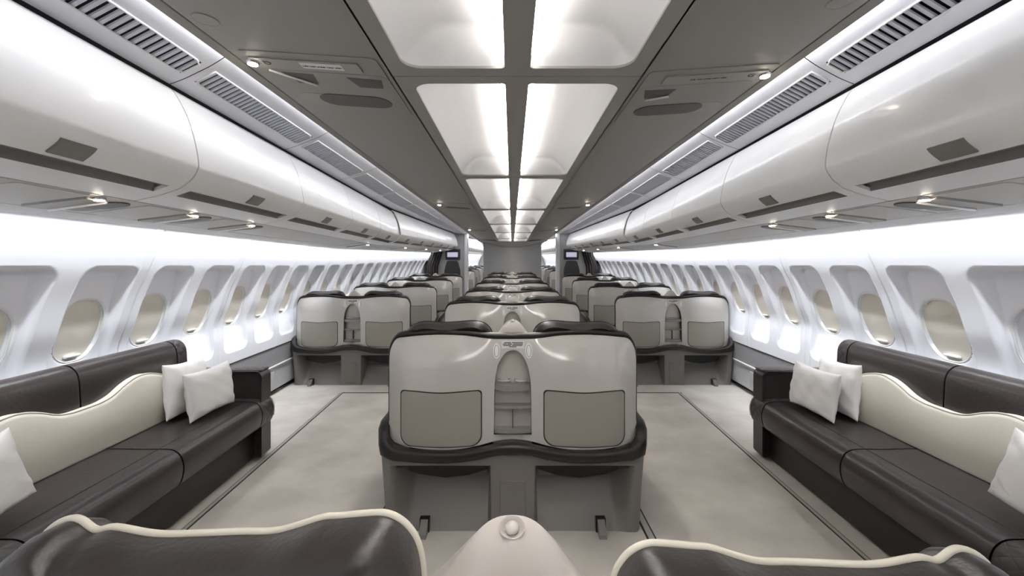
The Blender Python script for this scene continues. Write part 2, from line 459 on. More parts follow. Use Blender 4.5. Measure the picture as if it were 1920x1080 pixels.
def coffer_mesh(x0, x1, y0, y1, zl, dep):
    N = 8
    cx, cy = (x0+x1)/2, (y0+y1)/2; hx, hy = (x1-x0)/2, (y1-y0)/2
    sg = 1 if x1 > 0 else -1
    rings = []
    ins = [0, .004, .012, .025, .045, .07, .10, .14, hx-.004]
    for t in ins:
        if t > hx: continue
        pts = []
        for (sxn, syn, a0) in ((-1, -1, 180), (1, -1, 270), (1, 1, 0), (-1, 1, 90)):
            rr = max((.022 if sxn*sg < 0 else .085)-t, .004)
            ox = cx+sxn*(hx-t-rr); oy = cy+syn*(hy-t-rr)
            for k in range(N+1):
                a = math.radians(a0+90*k/N); pts.append((ox+rr*math.cos(a), oy+rr*math.sin(a)))
        # subdivide the long straight sides
        full = []
        for i, p in enumerate(pts):
            q = pts[(i+1) % len(pts)]; full.append(p)
            if i % (N+1) == N:
                m = 14 if abs(q[1]-p[1]) > abs(q[0]-p[0]) else 8
                for j in range(1, m): full.append((p[0]+(q[0]-p[0])*j/m, p[1]+(q[1]-p[1])*j/m))
        e = math.sqrt(max(0, 1-(1-min(1, t/.045))**2))
        ring = []
        for (x, y) in full:
            w = (x1-x)/(x1-x0) if sg > 0 else (x-x0)/(x1-x0)     # 1 at the spine, 0 at the outer edge
            ring.append((x, y, zl+dep*e*(.12+.88*(1-(1-min(1, max(0, w)/.50))**2.4))))
        rings.append(ring)
    me = loft([[Vector(p) for p in r] for r in rings], cap=False)
    bm = bmesh.new(); bm.from_mesh(me); bmesh.ops.remove_doubles(bm, verts=bm.verts, dist=.0085 if False else .0002)
    bm.verts.ensure_lookup_table(); n = len(rings[0]); bmesh.ops.holes_fill(bm, edges=[e for e in bm.edges if e.is_boundary and min(v.co.z for v in e.verts) > zl+.004], sides=0)
    bm.to_mesh(me); bm.free()
    return me, rings
for i in range(len(bars)-1):
    d0, d1 = bars[i], bars[i+1]; zl = .868
    r = empty('ceiling_light_module', (CX, d0, H)); L = d1-d0
    hb = .085
    holes = []
    for s in (-1, 1):
        xs = sorted((s*.056, s*.498))
        ri, ro = .022, .085
        holes.append(rrect(xs[0], xs[1], hb, L-hb, (ro, ri, ri, ro) if s < 0 else (ri, ro, ro, ri), 8))
    fr = fill_holes([(-.578, .003), (.578, .003), (.578, L-.003), (-.578, L-.003)], holes, .012)
    xf(fr, Matrix.Translation((0, 0, zl+.006)))
    # outer edges rise to the ceiling height
    link('light_frame', fr, m_frame, r, smooth=False)
    link('frame_flange', join([box(-.581, -.570, .003, L-.003, zl, .915), box(.570, .581, .003, L-.003, zl, .915)]), m_frame, r, smooth=False)
    for s in (-1, 1):
        xs = sorted((s*.056, s*.498))
        cm, _ = coffer_mesh(xs[0], xs[1], hb, L-hb, zl+.011, .165)
        link('coffer', cm, m_coffer, r)
        link('tube', tube([(s*.0685, hb+.06, zl+.034), (s*.0685, L-hb-.06, zl+.034)], .0095, 10), m_tube, r)
        lip = link('tube_shield', box(min(s*.082, s*.0845), max(s*.082, s*.0845), hb+.05, L-hb-.05, zl+.022, zl+.044), m_coffer, r, smooth=False)
    modn += 1
    if i < 2: lab = ('grey framed ceiling light coffer pair well behind the camera', 'grey framed ceiling light coffer pair just behind the camera')[i]
    else: lab = 'grey framed ceiling light coffer pair, %s along the centre line' % ORD[i-1]
    thing(r, lab, 'ceiling light', 'ceiling light coffers down the centre')
# end of the light run: narrowing, descending header before the bulkhead
V = []
for (d, hw, z) in ((16.9, .58, .868), (17.38, .29, .68)):
    V += [(CX-hw, d, H+z), (CX+hw, d, H+z)]
struct(link('ceiling_header', pymesh(V, [(0, 1, 3, 2)]), m_frame, smooth=False))
for s in (-1, 1):
    V = [(CX+s*.55, 16.9, H+.868), (CX+s*.29, 17.38, H+.68), (CX+s*1.30, 17.38, H+.90), (CX+s*1.30, 16.9, H+.958)]
    struct(link('ceiling_header_side_%s' % SN[s], pymesh(V, [(0, 1, 2, 3)]), m_ceil, smooth=False))

# ------------------------------------------------------------------ vent panels between ceiling and bins
def vent_section(side, d, t):
    """t 0 at the ceiling lip, 1 at the bins"""
    a = Vector((1.342+CX*.5*side, .982)); b = Vector((sx(1.490, d), .846+sz(d)))
    m = (a+b)/2+Vector((-.016, -.016))
    p = a*(1-t)**2+2*m*t*(1-t)+b*t*t
    return Vector((side*p.x, d, H+p.y))
def vent_norm(side, d, t):
    e = .01; tt = vent_section(side, d, min(1, t+e))-vent_section(side, d, max(0, t-e))
    n = Vector((0, 1, 0)).cross(tt).normalized()
    return n if n.z < 0 else -n
for s in (-1, 1):
    nv_ = 0
    for k in range(-2, 13):
        d0 = 2.145+BPITCH*k+.003; d1 = d0+BPITCH-.006
        g0, g1, t0, t1 = d0+.045, d1-.045, .36, .72
        r = empty('air_vent_panel', tuple(vent_section(s, (d0+d1)/2, .5))); R = r.location.copy()
        nv_ += 1
        us = sorted(set([0, .1, .2, .3, t0, t1, .8, .9, 1.0])); ds = [d0, g0, g1, d1]
        V = []; idx = {}
        for i, d in enumerate(ds):
            for j, t in enumerate(us):
                idx[i, j] = len(V); V.append(vent_section(s, d, t)-R)
        Fs = []
        for i in range(3):
            for j in range(len(us)-1):
                if i == 1 and t0 <= us[j] < t1: continue
                Fs.append((idx[i, j], idx[i, j+1], idx[i+1, j+1], idx[i+1, j]))
        link('panel', pymesh(V, Fs), m_vent, r)
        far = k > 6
        # backing and frame
        back = pymesh([vent_section(s, d, t)-R-vent_norm(s, d, .5)*.05 for d in (g0-.04, g1+.04) for t in (t0-.12, t1+.12)], [(0, 1, 3, 2)])
        link('grille_back', back, m_void, r, smooth=False)
        fp = []
        for (d, t) in [(g0+(g1-g0)*q, t0) for q in np.linspace(0, .97, 9)]+[(g1, t0+.05)]+[(g1, t1-.05)]+[(g0+(g1-g0)*q, t1) for q in np.linspace(.97, .03, 9)]+[(g0, t1-.05), (g0, t0+.05)]:
            fp.append(vent_section(s, d, t)-R+vent_norm(s, d, t)*.002)
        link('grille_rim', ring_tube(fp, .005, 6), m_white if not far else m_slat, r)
        ns = 30; sl = []
        for q in range(ns):
            d = g0+(g1-g0)*(q+.5)/ns; w = (g1-g0)/ns*.23
            A = [vent_section(s, d+dd, t)-R+vent_norm(s, d, .5)*off for (dd, off) in ((-w, 0), (w, 0), (w, -.008), (-w, -.008)) for t in (t0, t1)]
            sl.append(pymesh(A, [(0, 1, 3, 2), (2, 3, 5, 4), (4, 5, 7, 6), (6, 7, 1, 0)]))
        link('slats', join(sl), m_slat, r, smooth=False)
        thing(r, 'white vent panel with slatted grille above the bins on the %s, %s from the camera' % (SN[s], ORD[nv_]), 'air vent', 'slatted vents above the %s bins' % SN[s])
    # dark gap line and rear of the vent cavity
    V = []; ds = STN[:-1]+[14.4, 17.4]
    for d in ds:
        for (x, z) in ((1.488, .858), (1.512, .835), (1.53, .88)): V.append((s*sx(x, d), d, H+z+sz(d)))
    Fs = [(i*3+j, i*3+j+1, i*3+j+4, i*3+j+3) for i in range(len(ds)-1) for j in range(2)]
    struct(link('trim_%d' % tn, pymesh(V, Fs), m_void, smooth=False)); tn += 1
    V = []
    for d in (17.0, 40.0):
        for (x, z) in ((1.10, .99), (1.34, 1.02), (sx(1.490, d), .846)): V.append((s*x, d, H+z+sz(d)))
    struct(link('ceiling_forward_%s' % SN[s], pymesh(V, [(0, 1, 4, 3), (1, 2, 5, 4)]), m_vent, smooth=False))

# ------------------------------------------------------------------ service units in the ceiling panels (with seat letters)
def ceil_z(x): return .9135+.0653*(x-.590)
def centre_unit(side, d, letter, near, label):
    r = empty('ceiling_service_panel', (CX+side*.93, d, H+ceil_z(.93)))
    tilt = math.atan(.0653)*(-1)          # ceiling rises outboard
    r.rotation_euler = (0, tilt*side, 0)
    # local: x sideways (world +x), y forward, z up; the face is at z = 0 looking down; o = outboard distance from the plate's middle
    X = lambda o: side*o
    def plate(name, o0, o1, y0, y1, rad, mat, t0=.0, t1=.006, rise=0):
        a, b = sorted((X(o0), X(o1)))
        return link(name, prism(rrect(a, b, y0, y1, rad, 6), -t1, t0, 'z'), mat, r, smooth=False)
    plate('mounting_plate', -.30, .325, -.06, .72, .03, m_ceil, .004, .004)
    plate('speaker_grille', -.225, .175, .42, .60, .088, m_psud, 0, .007)
    plate('speaker_surround', .10, .29, .425, .59, .08, M('service_mid_grey', (150, 146, 138), .5) if False else m_frame, 0, .0055)
    if near:
        bar = plate('letter_strip', -.20, .30, 0, .095, .006, m_frame, 0, .010)
        lamp = link('reading_lamp', tube([(X(.300), .045, .01), (X(.300), .045, -.018)], .028, 14), m_chrome, r)
        link('lamp_lens', tube([(X(.300), .045, -.012), (X(.300), .045, -.024)], .022, 14), m_lampglass, lamp)
        lt = xf(text_mesh(letter, .050), Matrix.Translation((X(.232), .045, -.0112)) @ Matrix.Rotation(math.pi, 4, 'X') @ Matrix.Rotation(0, 4, 'Z'))
        link('seat_letter', lt, m_text, r, smooth=False)
        if side < 0:
            plate('notice_strip', -.12, .075, .015, .075, .003, m_label, 0, .012)
        tx = xf(text_mesh('Life vest under your seat', .0178), Matrix.Translation((X(-.023) if side < 0 else X(.02), .045, -.0132)) @ Matrix.Rotation(math.pi, 4, 'X'))
        link('notice_text', tx, m_text, r, smooth=False)
        def slot(name, o0, o1, y0, y1):
            a, b = sorted((X(o0), X(o1)))
            return link(name, prism([(a, y0), (b, y0+.01), (b-.02, y1), (a+.03, y1)], -.006, .0, 'z'), m_psud, r, smooth=False)
        plate('recess', -.30, .30, .13, .33, .05, m_ceil, 0, .005)
        slot('sign_slot', -.26, -.09, .17, .29)
        if side < 0:
            slot('latch_slot', .07, .22, .15, .28)
            link('hinge_strip', tube([(X(.27), .13, -.008), (X(.10), .29, -.012)], .006, 6), m_white, r)
        else:
            link('hinge_strip', tube([(X(-.10), .27, -.010), (X(-.22), .31, -.010)], .006, 6), m_white, r)
    else:
        lamp = link('reading_lamp', tube([(X(.20), .045, .01), (X(.20), .045, -.03)], .03, 14), m_chrome, r)
        link('lamp_lens', tube([(X(.20), .045, -.02), (X(.20), .045, -.042)], .024, 14), m_lampglass, lamp)
    thing(r, label, 'service panel', 'ceiling service panels')
    return r
centre_unit(-1, 2.09, 'D', True, 'grey ceiling service panel with letter D and life vest notice')
centre_unit(1, 2.23, 'G', True, 'grey ceiling service panel with letter G and lit reading lamp')
for s in (-1, 1):
    centre_unit(s, 6.95, '', False, 'second ceiling service panel from the camera on the %s ceiling' % SN[s])
    centre_unit(s, 11.9, '', False, 'third ceiling service panel from the camera on the %s ceiling' % SN[s])
for s, d in ((-1, 1.78), (1, 1.66)):
    o = link('ceiling_access_cap', join([ring_tube([(.046*math.cos(a), .046*math.sin(a), 0) for a in np.linspace(0, 2*math.pi, 24, endpoint=False)], .0025, 6),
             prism([(.044*math.cos(a), .044*math.sin(a)) for a in np.linspace(0, 2*math.pi, 24, endpoint=False)], -.0015, .004, 'z')]), m_ceil, smooth=False)
    o.location = (s*1.19, d, H+ceil_z(1.19)-.001); o.rotation_euler = (0, -math.atan(.0653)*s, 0)
    thing(o, 'small round cap in the grey ceiling panel before letter %s' % ('D' if s < 0 else 'G'), 'access cap')

# ------------------------------------------------------------------ service units under the bins
def side_unit_proto():
    r = empty('bin_service_unit')
    tilt = math.atan((.2965-.254)/.33)
    def loc(u, off=0): return .2965-(u-1.65)*math.tan(tilt)-off
    UX = 1.81
    def plate(name, u0, u1, v0, v1, rad, mat, t=.006, skew=0.0, base=0.0):
        out = rrect(u0, u1, v0, v1, rad, 5)
        rings = [[(p[0]-UX, p[1]+skew*(p[0]-UX), loc(p[0], off)) for p in out] for off in (-.004, t)]
        return link(name, edge_split(loft(rings)), mat, r, smooth=False)
    plate('door_panel', 1.665, 1.972, -.29, .02, .02, m_psu, .003)
    plate('letter_panel', 1.70, 1.965, .03, .13, .01, m_frame, .010)
    plate('speaker_grille', 1.69, 1.86, .17, .30, .062, m_psud, .006)
    plate('speaker_surround', 1.84, 1.94, .175, .295, .045, m_groove, .005)
    b = link('hinge_strip', tube([(1.70-UX, .140, loc(1.70, .012)), (1.96-UX, .150, loc(1.96, .012))], .006, 6), m_white, r)
    lamp = link('reading_lamp', tube([(1.685-UX, .08, loc(1.685, -.005)), (1.685-UX, .08, loc(1.685, .010))], .024, 12), m_chrome, r)
    link('lamp_lens', tube([(1.685-UX, .08, loc(1.685, .006)), (1.685-UX, .08, loc(1.685, .015))], .019, 12), m_lampglass, lamp)
    return r, UX
sup, SUX = side_unit_proto()
first = True
for s in (-1, 1):
    for i, d in enumerate((1.98, 2.62, 3.26, 6.4, 8.7, 10.8, 12.9)):
        o = sup if first else dup(sup); first = False
        put_side(o, s, SUX, d-.08, H)
        thing(o, 'service unit with lit reading lamp under the %s bins, %s from the camera' % (SN[s], ORD[i+1]), 'service unit', 'service units under the %s bins' % SN[s])

# ------------------------------------------------------------------ double seat units
ZT = cr([0, .10, .20, .264, .35, .441, .55, .648], [1.072, 1.075, 1.085, 1.092, 1.097, 1.098, 1.092, 1.080])
ZB = cr([0, .05, .107, .19, .285, .418, .529, .663], [.504, .502, .496, .478, .463, .459, .463, .483])
HWX = .718
def zt(ax):
    if ax <= .645: return ZT(ax)
    e = min(1, (ax-.645)/(HWX-.645)); return ZT(.645)-.105*(1-math.sqrt(max(0, 1-e*e)))
def zb(ax):
    if ax <= .665: return ZB(ax)
    e = min(1, (ax-.665)/(HWX-.665)); return ZB(.663)+.075*(1-math.sqrt(max(0, 1-e*e)))
def ys(x, z):
    ax = abs(x)
    return .035 + max(0, (ax-.58)/.138)**2*.055 + max(0, (z-.90)/.19)**2*.055*(.35+.65*sstep(.08, .30, ax)) - .026*math.exp(-((ax-.40)/.24)**2) + .02*math.exp(-(ax/.12)**2)
def shell_mesh():
    us = sorted(set([round(u, 5) for u in list(np.linspace(-1, 1, 61))+[s*q for s in (-1, 1) for q in (.88, .9, .915, .93, .945, .96, .972, .982, .99, .996)]]))
    vs = list(np.linspace(0, 1, 30))
    def pos(u, v, back):
        x = u*HWX; ax = abs(x); z = zb(ax)+(zt(ax)-zb(ax))*v
        return Vector((x, ys(x, z)+(.035 if back else 0), z))
    nu, nv = len(us), len(vs)
    V = [pos(u, v, 0) for u in us for v in vs]+[pos(u, v, 1) for u in us for v in vs]; o = nu*nv
    Fs = []
    for i in range(nu-1):
        for j in range(nv-1):
            a, b, c, d = i*nv+j, (i+1)*nv+j, (i+1)*nv+j+1, i*nv+j+1
            Fs.append((a, b, c, d)); Fs.append((o+d, o+c, o+b, o+a))
    for i in range(nu-1):
        for j in (0, nv-1):
            a, b = i*nv+j, (i+1)*nv+j
            Fs.append((a, o+a, o+b, b) if j == 0 else (b, o+b, o+a, a))
    for j in range(nv-1):
        for i in (0, nu-1):
            a, b = i*nv+j, i*nv+j+1
            Fs.append((b, o+b, o+a, a) if i == 0 else (a, o+a, o+b, b))
    return pymesh(V, Fs)
AR = [(.108, .535), (.105, .67), (.103, .81), (.098, .87), (.084, .93), (.062, .975), (.034, 1.003), (0, 1.012)]
arch = [(-p[0], p[1]) for p in AR]
arch = spline([(-.108, .535), (-.106, .67), (-.103, .81), (-.097, .87), (-.083, .93), (-.060, .975), (-.032, 1.003), (0, 1.012)], 4)
arch = arch+[(-p[0], p[1]) for p in arch[::-1][1:]]
def on_shell(outline_fn, off, ns=12, nt=12):
    pass
def subdiv(out, step=.018):
    R_ = []
    for i, p in enumerate(out):
        q = out[(i+1) % len(out)]; n = max(1, int(math.hypot(q[0]-p[0], q[1]-p[1])/step))
        R_ += [(p[0]+(q[0]-p[0])*k/n, p[1]+(q[1]-p[1])*k/n) for k in range(n)]
    return R_
def shell_patch(out, off, nst=9, mid_z=None):
    """a patch lying on the shell: concentric rings of an xz outline shrunk to its centre"""
    out = subdiv(out)
    cx = (min(p[0] for p in out)+max(p[0] for p in out))/2; cz = (min(p[1] for p in out)+max(p[1] for p in out))/2; rings = []
    rings.append([(p[0], ys(*p)+.004, p[1]) for p in out])
    for k in range(nst):
        f = 1-k/(nst-.3)
        r = [(cx+(p[0]-cx)*f, cz+(p[1]-cz)*f) for p in out]
        rings.append([(p[0], ys(*p)-off, p[1]) for p in r])
    me = loft(rings, cap=False)
    bm = bmesh.new(); bm.from_mesh(me)
    bm.verts.ensure_lookup_table(); n = len(out)
    bm.faces.new(bm.verts[-n:]); bm.to_mesh(me); bm.free()
    return edge_split(me, 50)

HRW = [(-.112, .86), (-.114, 1.00), (-.117, 1.093), (-.1235, 1.133), (-.135, 1.154), (-.149, 1.1664), (-.165, 1.173), (-.1835, 1.1735), (-.224, 1.170), (-.248, 1.168),
       (-.283, 1.157), (-.313, 1.150), (-.355, 1.149), (-.403, 1.147), (-.450, 1.1455), (-.48, 1.1476), (-.522, 1.155), (-.546, 1.151), (-.566, 1.164), (-.580, 1.166),
       (-.600, 1.157), (-.622, 1.135), (-.640, 1.10), (-.648, 1.04), (-.650, .86)]
def headrest_meshes(outer_bump):
    pts = list(HRW)
    if not outer_bump:
        pts = [(-.112, .86), (-.114, 1.00), (-.118, 1.07), (-.130, 1.115), (-.158, 1.148), (-.20, 1.165), (-.25, 1.168), (-.33, 1.161), (-.42, 1.158), (-.50, 1.162), (-.55, 1.158),
               (-.59, 1.140), (-.62, 1.112), (-.640, 1.07), (-.648, 1.02), (-.650, .86)]
    top = spline(pts, 4)
    cx, cz = -.38, .98
    def ring(y, ins, dz=0):
        R = []
        for (x, z) in top:
            v = Vector((cx-x, cz-z)); v.normalize(); zz = z+v.y*ins+dz; R.append((x+v.x*ins, y+max(0, .140-y)*(1-sstep(1.085, 1.125, zz)), zz))
        return R
    rings = [ring(.175, .10), ring(.185, .05), ring(.178, .018), ring(.160, .003), ring(.145, 0), ring(.120, .0, .002), ring(.095, .004, .001), ring(.080, .014), ring(.070, .035), ring(.064, .09)]
    cush = edge_split(loft(rings), 60)
    pipe = tube([(p[0], .153, p[1]) for p in top if p[1] > 1.0 and p[0] > -.612], .0055, 8)
    return cush, pipe

def make_seat(bump=False, headdrop=0.0):
    r = empty('double_seat')
    sh = boolean_cut(shell_mesh(), prism(arch, -.3, .4, 'y'))
    sh = edge_split(sh, 40)
    shell = link('back_shell', sh, m_shell, r)
    # niche with shelves
    tubm = loft([[(p[0], ys(p[0], p[1])-.001, p[1]) for p in arch], [(p[0]*.97, .19, p[1]) for p in arch]], cap=False)
    bkm = prism([(p[0], p[1]) for p in arch], .185, .195, 'y')
    niche = link('niche', edge_split(join([tubm, bkm])), m_niche, r)
    def shelf(z0, z1, bulge, deep=.185):
        out = [(-.104, deep), (-.104, .055)]+[(x, .055-bulge*(1-(x/.104)**2)) for x in np.linspace(-.10, .10, 11)]+[(.104, .055), (.104, deep)]
        return prism(out, z0, z1, 'z')
    link('shelf', shelf(.786, .816, .042), m_base2, niche, smooth=False)
    link('shelf', shelf(.680, .696, .018), m_base2, niche, smooth=False)
    link('shelf', shelf(.537, .560, .012), m_base2, niche, smooth=False)
    link('divider', box(-.003, .003, .07, .185, .56, .68), m_niche, niche, smooth=False)
    for q in (-.047, .047):
        link('cup_ring', ring_tube([(q+.034*math.cos(a), .088+.034*math.sin(a), .834) for a in np.linspace(0, 2*math.pi, 20, endpoint=False)], .006, 6), m_glass, niche)
    # flaps with dark rim
    for s in (-1, 1):
        def fo(g):
            o = subdiv(rrect(-.632-g, -.180+g, .477-g, .788+g, (.060, .060, .022, .022), 6))
            return [(s*p[0], p[1]-.012*math.exp(-((p[0]+.406)/.14)**2)*(1 if p[1] > .7 else 0)+(-.0+.008*((p[0]+.406)/.226)**2 if p[1] < .6 else 0)) for p in o]
        fl_ = link('tray_flap', shell_patch(fo(0), .006), m_flap, r)
        link('flap_rim', shell_patch(fo(.006), .003), m_trim, fl_)
        ov = [(s*(.092+.0195*math.cos(a)), 1.010+.043*math.sin(a)) for a in np.linspace(0, 2*math.pi, 24, endpoint=False)]
        ob = link('oval_badge', shell_patch(ov, .006, 4), m_white, r)
        link('badge_rim', ring_tube([(p[0], ys(*p)-.006, p[1]) for p in [(s*(.092+.013*math.cos(a)), 1.010+.033*math.sin(a)) for a in np.linspace(0, 2*math.pi, 24, endpoint=False)]], .0014, 5), m_niche, ob)
    lab = link('notice_label', shell_patch([(-.062, 1.022), (.066, 1.022), (.066, 1.062), (-.062, 1.062)], .0025, 3), m_label, r, smooth=False)
    rows = []
    for zz, spans in ((1.0545, ((-.05, -.01), (-.004, .06))), (1.0465, ((-.058, -.035), (-.03, -.004), (.002, .058))), (1.0385, ((-.055, -.01), (-.004, .055))), (1.0310, ((-.02, .022),))):
        for a, b in spans:
            rows.append(pymesh([(x, ys(x, z)-.0034, z) for (x, z) in ((a, zz-.0022), (b, zz-.0022), (b, zz+.0022), (a, zz+.0022))], [(0, 1, 2, 3)]))
    link('label_print', join(rows), m_text, lab, smooth=False)
    # dark trim around the shell edge
    tp, ra, rb = [], [], []
    for z in np.linspace(.60, .93, 10): tp.append((-HWX+.001, ys(HWX, z)+.018, z)); ra.append(.006); rb.append(.022)
    for a in np.linspace(.12, 1, 10):
        ax = HWX-(HWX-.645)*(1-math.cos(a*math.pi/2)); f = a
        z = zt(ax)+.004+.012*f; tp.append((-ax, ys(ax, z)+.020, z)); ra.append(.007+.010*f); rb.append(.022+.02*f)
    for ax in np.linspace(.62, 0, 22): z = zt(ax)+.0165; tp.append((-ax, ys(ax, z)+.026, z)); ra.append(.0175); rb.append(.026+.016*sstep(.08, .3, ax))
    tp2 = tp+[(-p[0], p[1], p[2]) for p in tp[::-1][1:]]; ra2 = ra+ra[::-1][1:]; rb2 = rb+rb[::-1][1:]
    rings = []
    P = [Vector(p) for p in tp2]
    for i, p in enumerate(P):
        t = (P[min(i+1, len(P)-1)]-P[max(i-1, 0)]).normalized(); nn = Vector((0, 1, 0)).cross(t).normalized()
        rings.append([p+nn*ra2[i]*math.cos(2*math.pi*k/12)+Vector((0, 1, 0))*rb2[i]*math.sin(2*math.pi*k/12) for k in range(12)])
    link('edge_trim', loft(rings), m_trim, r)
    # dark bumper band, running on along both sides as arm rail
    bp = [(-.762, .70, .60, .50), (-.764, .30, .60, .49), (-.764, .12, .595, .475), (-.758, .055, .575, .455), (-.735, .005, .535, .425), (-.700, -.018, .505, .418), (-.663, -.028, .483, .410)]
    for ax in (.60, .529, .47, .418, .35, .285, .19, .107, .05, 0):
        bp.append((-ax, -.030, ZB(ax)-.001, cr([0, .063, .219, .351, .507, .747], [.441, .444, .412, .397, .399, .423])(ax)))
    bp2 = bp+[(-p[0], p[1], p[2], p[3]) for p in bp[::-1][1:]]
    P = [Vector((p[0], p[1], 0)) for p in bp2]; rings = []
    for i, p in enumerate(P):
        t = (P[min(i+1, len(P)-1)]-P[max(i-1, 0)]).normalized(); nn = Vector((t.y, -t.x, 0))
        zu, zl = bp2[i][2], bp2[i][3]
        prof = rrect(-.050, .012, zl, zu, .018, 4)
        rings.append([(p+nn*q[0]) + Vector((0, 0, q[1])) for q in prof])
    link('bumper_band', edge_split(loft(rings), 50), m_trim, r)
    # base with two foot wells
    wB = lambda z: .748-.030*(1-min(1, z/.44))**.8
    def rec(ax, z):
        if z > .3735: return 0
        D = .29*(max(0, z)/.3735)**.9+.012
        a = min(1, max(0, (ax-.120)/.022)); b = min(1, max(0, (.665-ax)/.10))
        return D*sstep(0, 1, a)*sstep(0, 1, b)
    xs_ = [0, .06, .118] + list(np.linspace(.120, .142, 6)) + [.2, .3, .4, .5, .555] + list(np.linspace(.565, .665, 12)) + [.69, .705, .713, .718]
    xs_ = [-x for x in xs_[::-1]][:-1]+xs_
    zl_ = [0.0, .03, .06, .1, .15, .2, .25, .3, .34, .36, .372, .3738, .376, .39, .42, .455]
    def bpos(x, z):
        f = wB(z)/.718; ax = abs(x)
        y = rec(ax, z)
        if ax > .69: y += .03*((ax-.69)/.028)**2
        return (x*f, y, z)
    bme = grid(xs_, zl_, bpos)
    link('base', edge_split(bme, 30), m_base, r)
    for s in (-1, 1):
        o = [(s*.718*wB(z)/.718, y, z) for (y, z) in ((.03, 0.0), (.03, .2), (.03, .46), (.50, .50), (.85, .50), (.85, 0.0))]
        o2 = [(p[0]-s*.02, p[1], p[2]) for p in o]
        link('side_panel', edge_split(loft([o, o2])), m_base, r, smooth=False)
        liner = [(s*x, z) for (x, z) in [(.150, .370), (.640, .370), (.650, .30), (.56, .262), (.40, .240), (.26, .255), (.150, .29)]]
        link('footwell_liner', prism(liner, .145, .30, 'y'), m_black, r, smooth=False)
        link('well_bar', box(min(s*.14, s*.655), max(s*.14, s*.655), .004, .02, .362, .372), m_black, r, smooth=False)
        link('well_box', box(min(s*.50, s*.585) if s > 0 else -.235, max(s*.50, s*.585) if s > 0 else -.155, .17, .29, .25, .33, .012), m_base, r)
        br = prism([(.02, 0.0), (.02, .07), (-.004, .074), (-.016, .062), (-.062, .020), (-.070, .0)], -.020, .020, 'x')
        xf(br, Matrix.Translation((s*.495, 0, 0)))
        link('floor_bracket', br, m_base, r, smooth=False)
        link('bracket_slot', box(s*.495-.027, s*.495+.027, -.003, .03, .0, .078), m_black, r, smooth=False)
    link('access_panel', join([box(-.072, .072, -.004, .01, .03, .29, .003, 1), box(-.004, .004, -.008, 0, .276, .284)]), m_base, r, smooth=False)
    # the seats in front of the shell
    cm, pm = headrest_meshes(bump)
    for s in (-1, 1):
        a = cm.copy(); b = pm.copy()
        if s > 0:
            xf(a, Matrix.Scale(-1, 4, (1, 0, 0))); a.flip_normals(); xf(b, Matrix.Scale(-1, 4, (1, 0, 0))); b.flip_normals()
            if headdrop: xf(a, Matrix.Translation((.012, .0, -headdrop))); xf(b, Matrix.Translation((.012, .0, -headdrop)))
        hr = link('headrest', a, m_leather, r); link('piping', b, m_pipe if bump else m_trim, hr)
        x0, x1 = sorted((s*.125, s*.640))
        link('seat_back', box(x0, x1, .12, .25, .42, .90, .04), m_leather, r)
        link('seat_cushion', box(x0, x1, .22, .80, .30, .46, .05), m_leather, r)
        link('seat_front', box(x0+.01, x1-.01, .20, .74, .10, .31, .02), m_base, r)
        x0, x1 = sorted((s*.655, s*.735))
        link('armrest', box(x0, x1, .14, .72, .50, .60, .025), m_leather, r)
    # rounded console between the two headrests
    cp = [(-.135, .50), (-.135, .95), (-.128, 1.04), (-.114, 1.075), (-.090, 1.105), (-.070, 1.130), (-.052, 1.152), (-.034, 1.168), (-.016, 1.1755), (0, 1.177)]
    CPZ = cr([p[0]*.94 for p in cp[1:]], [p[1] for p in cp[1:]])
    cp = spline([(p[0]*.94, p[1]) for p in cp], 3); cp = cp+[(-p[0], p[1]) for p in cp[::-1][1:]]
    def cring(y, f, dz): return [(p[0]*f, y, p[1]-dz) for p in cp]
    con = edge_split(loft([cring(.106, .86, .05), cring(.110, .93, .022), cring(.122, .98, .006), cring(.142, 1, 0), cring(.165, 1, .012), cring(.22, 1.12, .045), cring(.34, 1.32, .115), cring(.46, 1.25, .20), cring(.54, 1.05, .28), cring(.60, .85, .42)]), 60)
    co = link('console', con, m_console, r)
    tl = Matrix.Translation((0, .1235, 1.1715)) @ Matrix.Rotation(math.radians(35), 4, 'X')
    dish = xf(grid(np.linspace(0, 2*math.pi, 24, endpoint=False), [.0005, .5, .75, .92, 1.0], lambda a, q: (.0165*q*math.cos(a), .0145*q*math.sin(a), .0022-.0034*(1-min(1, q/.92)**4)), closed_u=True), tl)
    link('lamp_dish', dish, m_niche2, co)
    bm = bmesh.new(); bmesh.ops.create_uvsphere(bm, u_segments=16, v_segments=10, radius=.0088); km = bpy.data.meshes.new('m'); bm.to_mesh(km); bm.free()
    xf(km, tl @ Matrix.Translation((0, -.001, .002)) @ Matrix.Scale(.6, 4, (0, 0, 1)))
    link('lamp_knob', km, m_console, co)
    return r
def place_seat(o, x, d, label, group):
    o.location = (x, d, sz(d))
    if d > D0: o.rotation_euler = (PH, 0, 0)
    thing(o, label, 'double seat', group)
near_seat = make_seat(True, .040)
for ch in near_seat.children:       # its back shell is set a little lower than on the others
    if ch.name.split('.')[0] in ('back_shell', 'niche', 'tray_flap', 'oval_badge', 'notice_label', 'edge_trim'): ch.location.z -= .065
place_seat(near_seat, 0.0, .45, 'dark leather double seat right below the camera, only headrests and console showing', 'centre seat pairs')
st = make_seat(False)
CR_ = [2.575, 4.79, 6.80, 8.80, 11.0, 13.2]
for i, d in enumerate(CR_):
    o = st if i == 0 else dup(st)
    lab = ['grey shelled double seat standing nearest in the middle, its full back and base in view',
           'second centre double seat, grey shell showing just above the front one',
           'third centre double seat along the aisle', 'fourth centre double seat along the aisle',
           'fifth centre double seat, one row short of the last', 'last centre double seat before the grey bulkhead'][i]
    if i == 0: lab = 'grey shelled centre double seat facing away, its whole back and base in view'
    place_seat(o, .004, d, lab, 'centre seat pairs')
